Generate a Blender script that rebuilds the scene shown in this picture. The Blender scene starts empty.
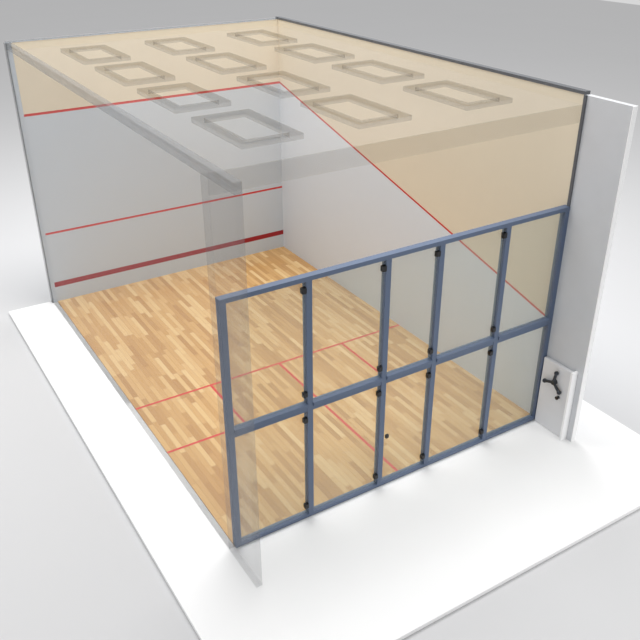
import bpy, bmesh, math
from mathutils import Matrix, Vector, Euler
S=bpy.context.scene; COL=S.collection
S.view_settings.view_transform='Standard'
try: S.view_settings.look='None'
except Exception: pass

def lin(c):
    return tuple(((v/255)/12.92 if v/255<=.04045 else ((v/255+.055)/1.055)**2.4) for v in c)+(1,)
def mat(name,c,rough=.5,alpha=1.,spec=.5,metal=0.,noise=0.03,scale=3.):
    m=bpy.data.materials.new(name);m.use_nodes=True;nt=m.node_tree;b=nt.nodes['Principled BSDF']
    b.inputs['Roughness'].default_value=rough;b.inputs['Alpha'].default_value=alpha
    b.inputs['Specular IOR Level'].default_value=spec;b.inputs['Metallic'].default_value=metal
    tc=nt.nodes.new('ShaderNodeTexCoord');n=nt.nodes.new('ShaderNodeTexNoise');n.inputs['Scale'].default_value=scale
    nt.links.new(tc.outputs['Object'],n.inputs['Vector'])
    mx=nt.nodes.new('ShaderNodeMix');mx.data_type='RGBA'
    l=lin(c);mx.inputs[6].default_value=tuple(v*(1-noise) for v in l[:3])+(1,);mx.inputs[7].default_value=tuple(min(1,v*(1+noise)) for v in l[:3])+(1,)
    nt.links.new(n.outputs['Fac'],mx.inputs[0]);nt.links.new(mx.outputs[2],b.inputs['Base Color'])
    return m
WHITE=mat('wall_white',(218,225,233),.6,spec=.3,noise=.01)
WHITEF=mat('front_white_shaded',(202,210,218),.6,spec=.3,noise=.01)  # darker copy of the wall white, front wall shading put into the colour
TAN=mat('wall_tan',(227,216,194),.6,spec=.3,noise=.015)
RED=mat('line_red',(206,50,42),.5)
DRED=mat('tin_red',(158,20,32),.5)
DARK=mat('edge_dark',(92,94,98),.5)
EDGE=mat('edge_light',(252,252,252),.5)
WHITE_SHADED=mat('wall_white_shaded',(206,208,211),.6,spec=.2)  # white end section, its shaded face painted as an even grey
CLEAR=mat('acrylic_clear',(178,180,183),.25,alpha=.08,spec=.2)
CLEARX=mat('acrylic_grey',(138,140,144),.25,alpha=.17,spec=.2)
CEILM=mat('ceiling_translucent',(206,205,203),.5,alpha=.08,spec=.1)
CEILE=mat('ceiling_edge',(150,144,130),.5,alpha=.10,spec=.1)
FIXM=mat('fixture_frame',(92,86,76),.5,alpha=.18,spec=.1)
DIFM=mat('fixture_diffuser',(222,220,214),.5,alpha=.04,spec=.1)
GLASS=mat('glass_pane',(172,182,170),.05,alpha=.20,spec=.5)
BLUE=mat('steel_blue',(88,103,128),.45,spec=.5)
BLACK=mat('black_fitting',(14,14,16),.4)
SLAB=mat('slab_white',(252,252,252),.6,spec=.2,noise=.005)
BG=mat('studio_ground',(212,212,213),.9,spec=0,noise=.01,scale=.2)
PANEL=mat('panel_grey',(226,226,228),.5)
KNOB=mat('dark_metal',(62,66,72),.3,metal=.6)

def wood():
    m=bpy.data.materials.new('maple_planks');m.use_nodes=True;nt=m.node_tree;L=nt.links.new;N=nt.nodes.new;b=nt.nodes['Principled BSDF']
    def M(op,a,bb=None):
        n=N('ShaderNodeMath');n.operation=op
        for i,v in enumerate((a,bb)):
            if v is None: continue
            if isinstance(v,(int,float)): n.inputs[i].default_value=v
            else: L(v,n.inputs[i])
        return n.outputs[0]
    PW,PL=.1,1.0
    tc=N('ShaderNodeTexCoord');sp=N('ShaderNodeSeparateXYZ');L(tc.outputs['Object'],sp.inputs[0])
    row=M('FLOOR',M('DIVIDE',sp.outputs[0],PW))
    w1=N('ShaderNodeTexWhiteNoise');w1.noise_dimensions='1D';L(row,w1.inputs['W'])
    u=M('DIVIDE',M('ADD',sp.outputs[1],M('MULTIPLY',w1.outputs['Value'],7.)),PL)
    cell=M('FLOOR',u)
    cb=N('ShaderNodeCombineXYZ');L(row,cb.inputs[0]);L(cell,cb.inputs[1])
    w2=N('ShaderNodeTexWhiteNoise');w2.noise_dimensions='2D';L(cb.outputs[0],w2.inputs['Vector'])
    g=N('ShaderNodeCombineXYZ');L(M('MULTIPLY',sp.outputs[0],30.),g.inputs[0]);L(M('MULTIPLY',sp.outputs[1],2.),g.inputs[1]);L(M('MULTIPLY',w2.outputs['Value'],50.),g.inputs[2])
    nz=N('ShaderNodeTexNoise');nz.inputs['Scale'].default_value=1.;nz.inputs['Detail'].default_value=4;L(g.outputs[0],nz.inputs['Vector'])
    f=M('ADD',M('MULTIPLY',w2.outputs['Value'],.85),M('MULTIPLY',nz.outputs['Fac'],.15))
    r=N('ShaderNodeValToRGB');e=r.color_ramp.elements
    e[0].position=.05;e[0].color=lin((182,138,86));e[1].position=1.;e[1].color=lin((224,192,140))
    x=e.new(.35);x.color=lin((198,155,98));x=e.new(.65);x.color=lin((210,170,113))
    L(f,r.inputs[0])
    fx=M('FRACT',M('DIVIDE',sp.outputs[0],PW));fy=M('FRACT',u)
    s=M('MAXIMUM',M('LESS_THAN',fx,.06),M('LESS_THAN',fy,.01))
    mx=N('ShaderNodeMix');mx.data_type='RGBA';L(M('MULTIPLY',s,.5),mx.inputs[0]);L(r.outputs[0],mx.inputs[6]);mx.inputs[7].default_value=lin((150,104,60))
    L(mx.outputs[2],b.inputs['Base Color']);b.inputs['Roughness'].default_value=.2;b.inputs['Specular IOR Level'].default_value=.5
    return m
WOOD=wood()

def boxv(bm,x0,x1,y0,y1,z0,z1,mi=0):
    vs=[bm.verts.new((x,y,z)) for x in (x0,x1) for y in (y0,y1) for z in (z0,z1)]
    for f in ((0,1,3,2),(4,6,7,5),(0,4,5,1),(2,3,7,6),(0,2,6,4),(1,5,7,3)):
        bm.faces.new([vs[i] for i in f]).material_index=mi
def quad(bm,pts,mi):
    bm.faces.new([bm.verts.new(p) for p in pts]).material_index=mi
def obj(name,bm,mats,parent=None,bevel=0,loc=(0,0,0),norm=True,**kw):
    if norm: bmesh.ops.recalc_face_normals(bm,faces=bm.faces)
    me=bpy.data.meshes.new(name);bm.to_mesh(me);bm.free()
    for m in mats: me.materials.append(m)
    o=bpy.data.objects.new(name,me);COL.objects.link(o);o.location=loc
    if parent: o.parent=parent
    if bevel:
        b=o.modifiers.new('b','BEVEL');b.width=bevel;b.segments=2;b.limit_method='ANGLE'
    for k,v in kw.items(): o[k]=v
    return o
def box(name,x0,x1,y0,y1,z0,z1,m,**kw):
    bm=bmesh.new();c=Vector(((x0+x1)/2,(y0+y1)/2,z0))
    boxv(bm,x0-c.x,x1-c.x,y0-c.y,y1-c.y,0,z1-z0);return obj(name,bm,[m],loc=c,**kw)
def stru(label): return dict(kind='structure',label=label)
W,Ln,H,G,Mz=6.4,9.75,6.1,4.29,2.145
YN=-10.65;T=.1
# ---------- floor
bm=bmesh.new();boxv(bm,0,W,-Ln,0,0.0,.012)
z=.014;lw=.026
def fl(x0,x1,y0,y1): quad(bm,[(x0,y0,z),(x1,y0,z),(x1,y1,z),(x0,y1,z)],1)
fl(0,W,-5.44-lw,-5.44+lw);fl(3.2-lw,3.2+lw,-Ln,-5.44-lw)
fl(0,1.6+lw,-7.04-lw,-7.04+lw);fl(1.6-lw,1.6+lw,-7.04+lw,-5.44-lw)
fl(4.8-lw,W,-7.04-lw,-7.04+lw);fl(4.8-lw,4.8+lw,-7.04+lw,-5.44-lw)
obj('floor',bm,[WOOD,RED],norm=False,**stru('maple plank court floor with thin red court lines'))
# ---------- front wall (faces -y)
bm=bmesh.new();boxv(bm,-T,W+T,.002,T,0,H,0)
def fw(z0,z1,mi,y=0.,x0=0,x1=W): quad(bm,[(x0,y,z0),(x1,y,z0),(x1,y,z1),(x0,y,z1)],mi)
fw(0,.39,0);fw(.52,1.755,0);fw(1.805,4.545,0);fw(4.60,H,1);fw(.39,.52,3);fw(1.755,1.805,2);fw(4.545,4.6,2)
obj('wall_front',bm,[WHITEF,TAN,RED,DRED],norm=False,**stru('white and tan front court wall with red lines'))
# ---------- right wall inner face x=W
bm=bmesh.new();boxv(bm,W+.002,W+T,-Ln,0,0,H,0)
a0,a1=4.575,2.13;h=.022
def rq(p): quad(bm,[(W,y,z) for y,z in p[0]],p[1])
rq(([(0,0),(-Ln,0),(-Ln,a1-h),(0,a0-h)],0));rq(([(0,a0-h),(-Ln,a1-h),(-Ln,a1+h),(0,a0+h)],2));rq(([(0,a0+h),(-Ln,a1+h),(-Ln,H),(0,H)],1))
obj('wall_right',bm,[WHITE,TAN,RED],norm=False,**stru('white and tan side court wall with slanted red out line'))
box('wall_right_end',W,W+T,YN,-Ln-.0,0,H,WHITE_SHADED,**stru('white end section of the side wall, shade coloured in as grey'))
LT=mat('cap_grey',(130,132,134),.5,alpha=.30)
LT2=mat('strip_grey',(150,152,154),.5,alpha=.35)
box('trim_1',W-.01,W+T+.01,-Ln,T,H,H+.05,DARK,**stru('dark grey cap along the side wall top'))
box('trim_2',W-.03,W,-Ln-.05,-Ln,G,H,DARK,**stru('dark grey vertical edge strip of the court lining'))
box('trim_3',-T,W-.01,-.01,T,H,H+.03,LT2,**stru('grey cap along the front wall top'))
box('trim_4',W,W+T,YN-.012,YN,0,H,EDGE,**stru('lit end face of the side wall, coloured in brighter white'))  # thin sheet in brighter white, paints the wall end as lit
# ---------- left wall (clear)
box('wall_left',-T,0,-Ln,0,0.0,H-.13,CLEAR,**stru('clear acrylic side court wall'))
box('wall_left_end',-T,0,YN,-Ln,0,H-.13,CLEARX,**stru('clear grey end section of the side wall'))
box('trim_5',-T,0,YN,0,H-.13,H+.01,LT,**stru('grey translucent cap along the clear wall top'))
box('trim_6',-T-.03,-T,-.02,T,0,H,LT2,**stru('grey vertical edge strip at the wall corner'))
# ---------- ceiling with openings for the recessed lights
CZ=5.95
FX=(1.37,3.24,5.27);FY=(-1.24,-3.54,-5.8,-8.05);FA,FB=.48,.82
bm=bmesh.new()
X0,X1,Y0,Y1=.005,W-.005,-Ln,-.005
ys=[Y0]+sorted([v for y in FY for v in (y-FB,y+FB)])+[Y1]
for j in range(len(ys)-1):
    a,b=ys[j],ys[j+1]
    if j%2==0: quad(bm,[(X0,a,0),(X1,a,0),(X1,b,0),(X0,b,0)],0)
    else:
        xs_=[X0]+[v for x in FX for v in (x-FA,x+FA)]+[X1]
        for i in range(0,len(xs_),2): quad(bm,[(xs_[i],a,0),(xs_[i+1],a,0),(xs_[i+1],b,0),(xs_[i],b,0)],0)
obj('ceiling',bm,[CEILM],loc=(0,0,CZ),**stru('translucent court ceiling with recessed light openings'))
box('trim_7',0.005,W-.04,-Ln,-Ln+.03,CZ-.28,CZ-.002,CEILE,**stru('translucent drop edge of the ceiling'))
# ---------- light fixtures
def fixture(first=[None]):
    if first[0] is None:
        e=bpy.data.objects.new('ceiling_light',None);COL.objects.link(e);e.empty_display_size=.2
        bm=bmesh.new();a,b,c,d=.478,.818,.335,.675
        o=[(-a,-b),(a,-b),(a,b),(-a,b)];i=[(-c,-d),(c,-d),(c,d),(-c,d)];zt,zb=0.01,-.07
        for k in range(4):
            n=(k+1)%4
            P=lambda p,z: bm.verts.new((p[0],p[1],z))
            for q in ([(o[k],zb),(o[n],zb),(i[n],zb),(i[k],zb)],[(i[k],zb),(i[n],zb),(i[n],zt),(i[k],zt)],[(o[n],zb),(o[k],zb),(o[k],zt),(o[n],zt)],[(o[k],zt),(i[k],zt),(i[n],zt),(o[n],zt)]):
                bm.faces.new([P(*v) for v in q])
        bmesh.ops.remove_doubles(bm,verts=bm.verts,dist=1e-4)
        f=obj('frame',bm,[FIXM],parent=e)
        bm=bmesh.new();boxv(bm,-.333,.333,-.673,.673,-.03,-.015);g=obj('diffuser',bm,[DIFM],parent=e)
        first[0]=(e,f,g);return e
    e0,*ps=first[0];e=e0.copy();COL.objects.link(e)
    for p in ps:
        q=p.copy();COL.objects.link(q);q.parent=e
    return e
for x in FX:
    for y in FY:
        e=fixture();e.location=(x,y,CZ)
        e['label']='rectangular grey-framed recessed light panel in the court ceiling';e['category']='ceiling light';e['group']='ceiling light panels'
# ---------- glass back wall
gw=bpy.data.objects.new('glass_partition',None);COL.objects.link(gw);gw.location=(W/2,-Ln,0)
gw['label']='glazed court back partition in a steel-blue metal frame';gw['category']='glass partition'
def part(name,x0,x1,y0,y1,z0,z1,m,parent=gw,**kw):
    o=box(name,x0,x1,y0,y1,z0,z1,m,**kw);o.parent=parent
    loc=o.location.copy();pl=Vector((0,0,0));p=parent
    while p: pl+=p.location;p=p.parent
    o.location=loc-pl;return o
y0,y1=-Ln-.055,-Ln+.055
xs=[0,1.35,2.70,3.70,5.05,6.4];pw=.048
posts=[.048]+xs[1:5]+[6.352]
for x in posts: part('post',x-pw,x+pw,y0,y1,0.014,G-.07,BLUE,bevel=.002)
part('top_rail',0,W,y0-.005,y1+.005,G-.07,G,BLUE,bevel=.002)
for i in range(5):
    a,b=posts[i]+pw,posts[i+1]-pw
    part('middle_rail',a,b,y0+.01,y1-.01,Mz-.075,Mz-.014,BLUE,bevel=.002)
    part('middle_rail',a,b,y0-.02,y1-.01,Mz+.004,Mz+.065,BLUE,bevel=.002)
    part('bottom_rail',a,b,y0,y1,0.014,.075,BLUE,bevel=.002)
    part('glass_pane',a,b,-Ln-.008,-Ln+.008,Mz+.065,G-.07,GLASS,label='large clear upper glass pane')
    if i!=2: part('glass_pane',a,b,-Ln-.008,-Ln+.008,.075,Mz-.075,GLASS,label='large clear lower glass pane')
    else:
        d=part('door',a,b,-Ln-.008,-Ln+.008,.075,Mz-.075,GLASS,label='frameless glass court door')
        yy=-Ln-.03
        part('handle',a+.05,a+.11,yy-.02,yy+.022,.965,1.035,BLACK,parent=d,bevel=.01,label='small black door knob')
def clip(x,zc,s=.03):
    part('clip',x-s,x+s,-Ln-.075,-Ln-.008,zc-s*1.2,zc+s*1.2,BLACK,bevel=.006,label='small black glass fitting')
for x in xs[1:5]:
    clip(x-.085,G-.2,.037);clip(x-.085,Mz+.24,.035);clip(x-.085,Mz-.22,.035);clip(x-.085,.26,.035)
# ---------- low panel with handle
p=bpy.data.objects.new('service_panel',None);COL.objects.link(p);p.location=(W-.06,-10.15,0)
p['label']='low white upright panel beside the glass with dark three-armed handle';p['category']='panel'
part('body',W-.08,W-.004,-10.50,-9.82,0.004,1.42,PANEL,parent=p,bevel=.01)
part('back_plate',W-.14,W-.004,-10.54,-10.50,0.004,1.46,EDGE,parent=p,label='bright white edge plate')
bm=bmesh.new()
for k in range(3):
    a=math.radians(90+120*k+10)
    mtx=Matrix.Rotation(a,4,'X')@Matrix.Translation((-.05,0.1,0))@Matrix.Rotation(math.radians(90),4,'X')
    bmesh.ops.create_cone(bm,cap_ends=True,segments=12,radius1=.03,radius2=.024,depth=.22,matrix=mtx)
    bmesh.ops.create_uvsphere(bm,u_segments=12,v_segments=8,radius=.042,matrix=Matrix.Rotation(a,4,'X')@Matrix.Translation((-.05,.21,0)))
bmesh.ops.create_cone(bm,cap_ends=True,segments=16,radius1=.045,radius2=.055,depth=.08,matrix=Matrix.Translation((-.035,0,0))@Matrix.Rotation(math.radians(90),4,'Y'))
k=obj('handle',bm,[KNOB],parent=p,loc=(-.02,.0,1.07));k['label']='dark metal three-armed handle'
bm=bmesh.new();bmesh.ops.create_cone(bm,cap_ends=True,segments=14,radius1=.035,radius2=.028,depth=.06,matrix=Matrix.Translation((-.03,0,0))@Matrix.Rotation(math.radians(90),4,'Y'))
obj('latch',bm,[BLACK],parent=p,loc=(-.02,-.13,.80))
# ---------- slab + ground
box('floor_base',-1.15,7.65,-12.45,.1,-.07,0,SLAB,**stru('thin white rectangular base slab under the court'))
bm=bmesh.new();boxv(bm,-60,60,-60,90,-.3,-.075)
obj('ground',bm,[BG],**stru('seamless light grey studio ground'))
# ---------- lights
w=bpy.data.worlds.new('w');S.world=w;w.use_nodes=True;bgn=w.node_tree.nodes['Background'];bgn.inputs[0].default_value=(1,1,1,1);bgn.inputs[1].default_value=.68
def area(loc,tgt,size,e,col=(1,1,1)):
    l=bpy.data.lights.new('area','AREA');l.shape='DISK';l.size=size;l.energy=e;l.color=col
    o=bpy.data.objects.new('studio_light',l);COL.objects.link(o);o.location=loc
    o.rotation_euler=(Vector(tgt)-Vector(loc)).to_track_quat('-Z','Y').to_euler();return o
area((5,-2,18),(5,-2,0),13,3300)
def spot(loc,tgt,e,ang,col=(1,1,1),soft=1.):
    l=bpy.data.lights.new('spot','SPOT');l.energy=e;l.spot_size=math.radians(ang);l.spot_blend=1;l.shadow_soft_size=soft;l.color=col
    o=bpy.data.objects.new('added_spot',l);COL.objects.link(o);o.location=loc;o.rotation_euler=(Vector(tgt)-o.location).to_track_quat('-Z','Y').to_euler()
spot((2,-12,15),(3.2,-6.9,0),2800,27,(1,.98,.95))  # added spot without a real fixture, brightens the middle of the floor
spot((11,-25,9),(7,-10.5,1.5),2000,40,soft=3)  # added front spot, no real lamp, brightens the side wall's end face
cam=bpy.data.cameras.new('camera');co=bpy.data.objects.new('camera',cam);COL.objects.link(co)
R=(Matrix.Rotation(-.55681,3,'Z')@Matrix.Rotation(.00185,3,'Y')@Matrix.Rotation(1.07236,3,'X')).to_4x4()
co.matrix_world=Matrix.Translation((-3.631,-18.10005,8.8798))@R
cam.lens=788.293/640*36;cam.clip_end=500;S.camera=co
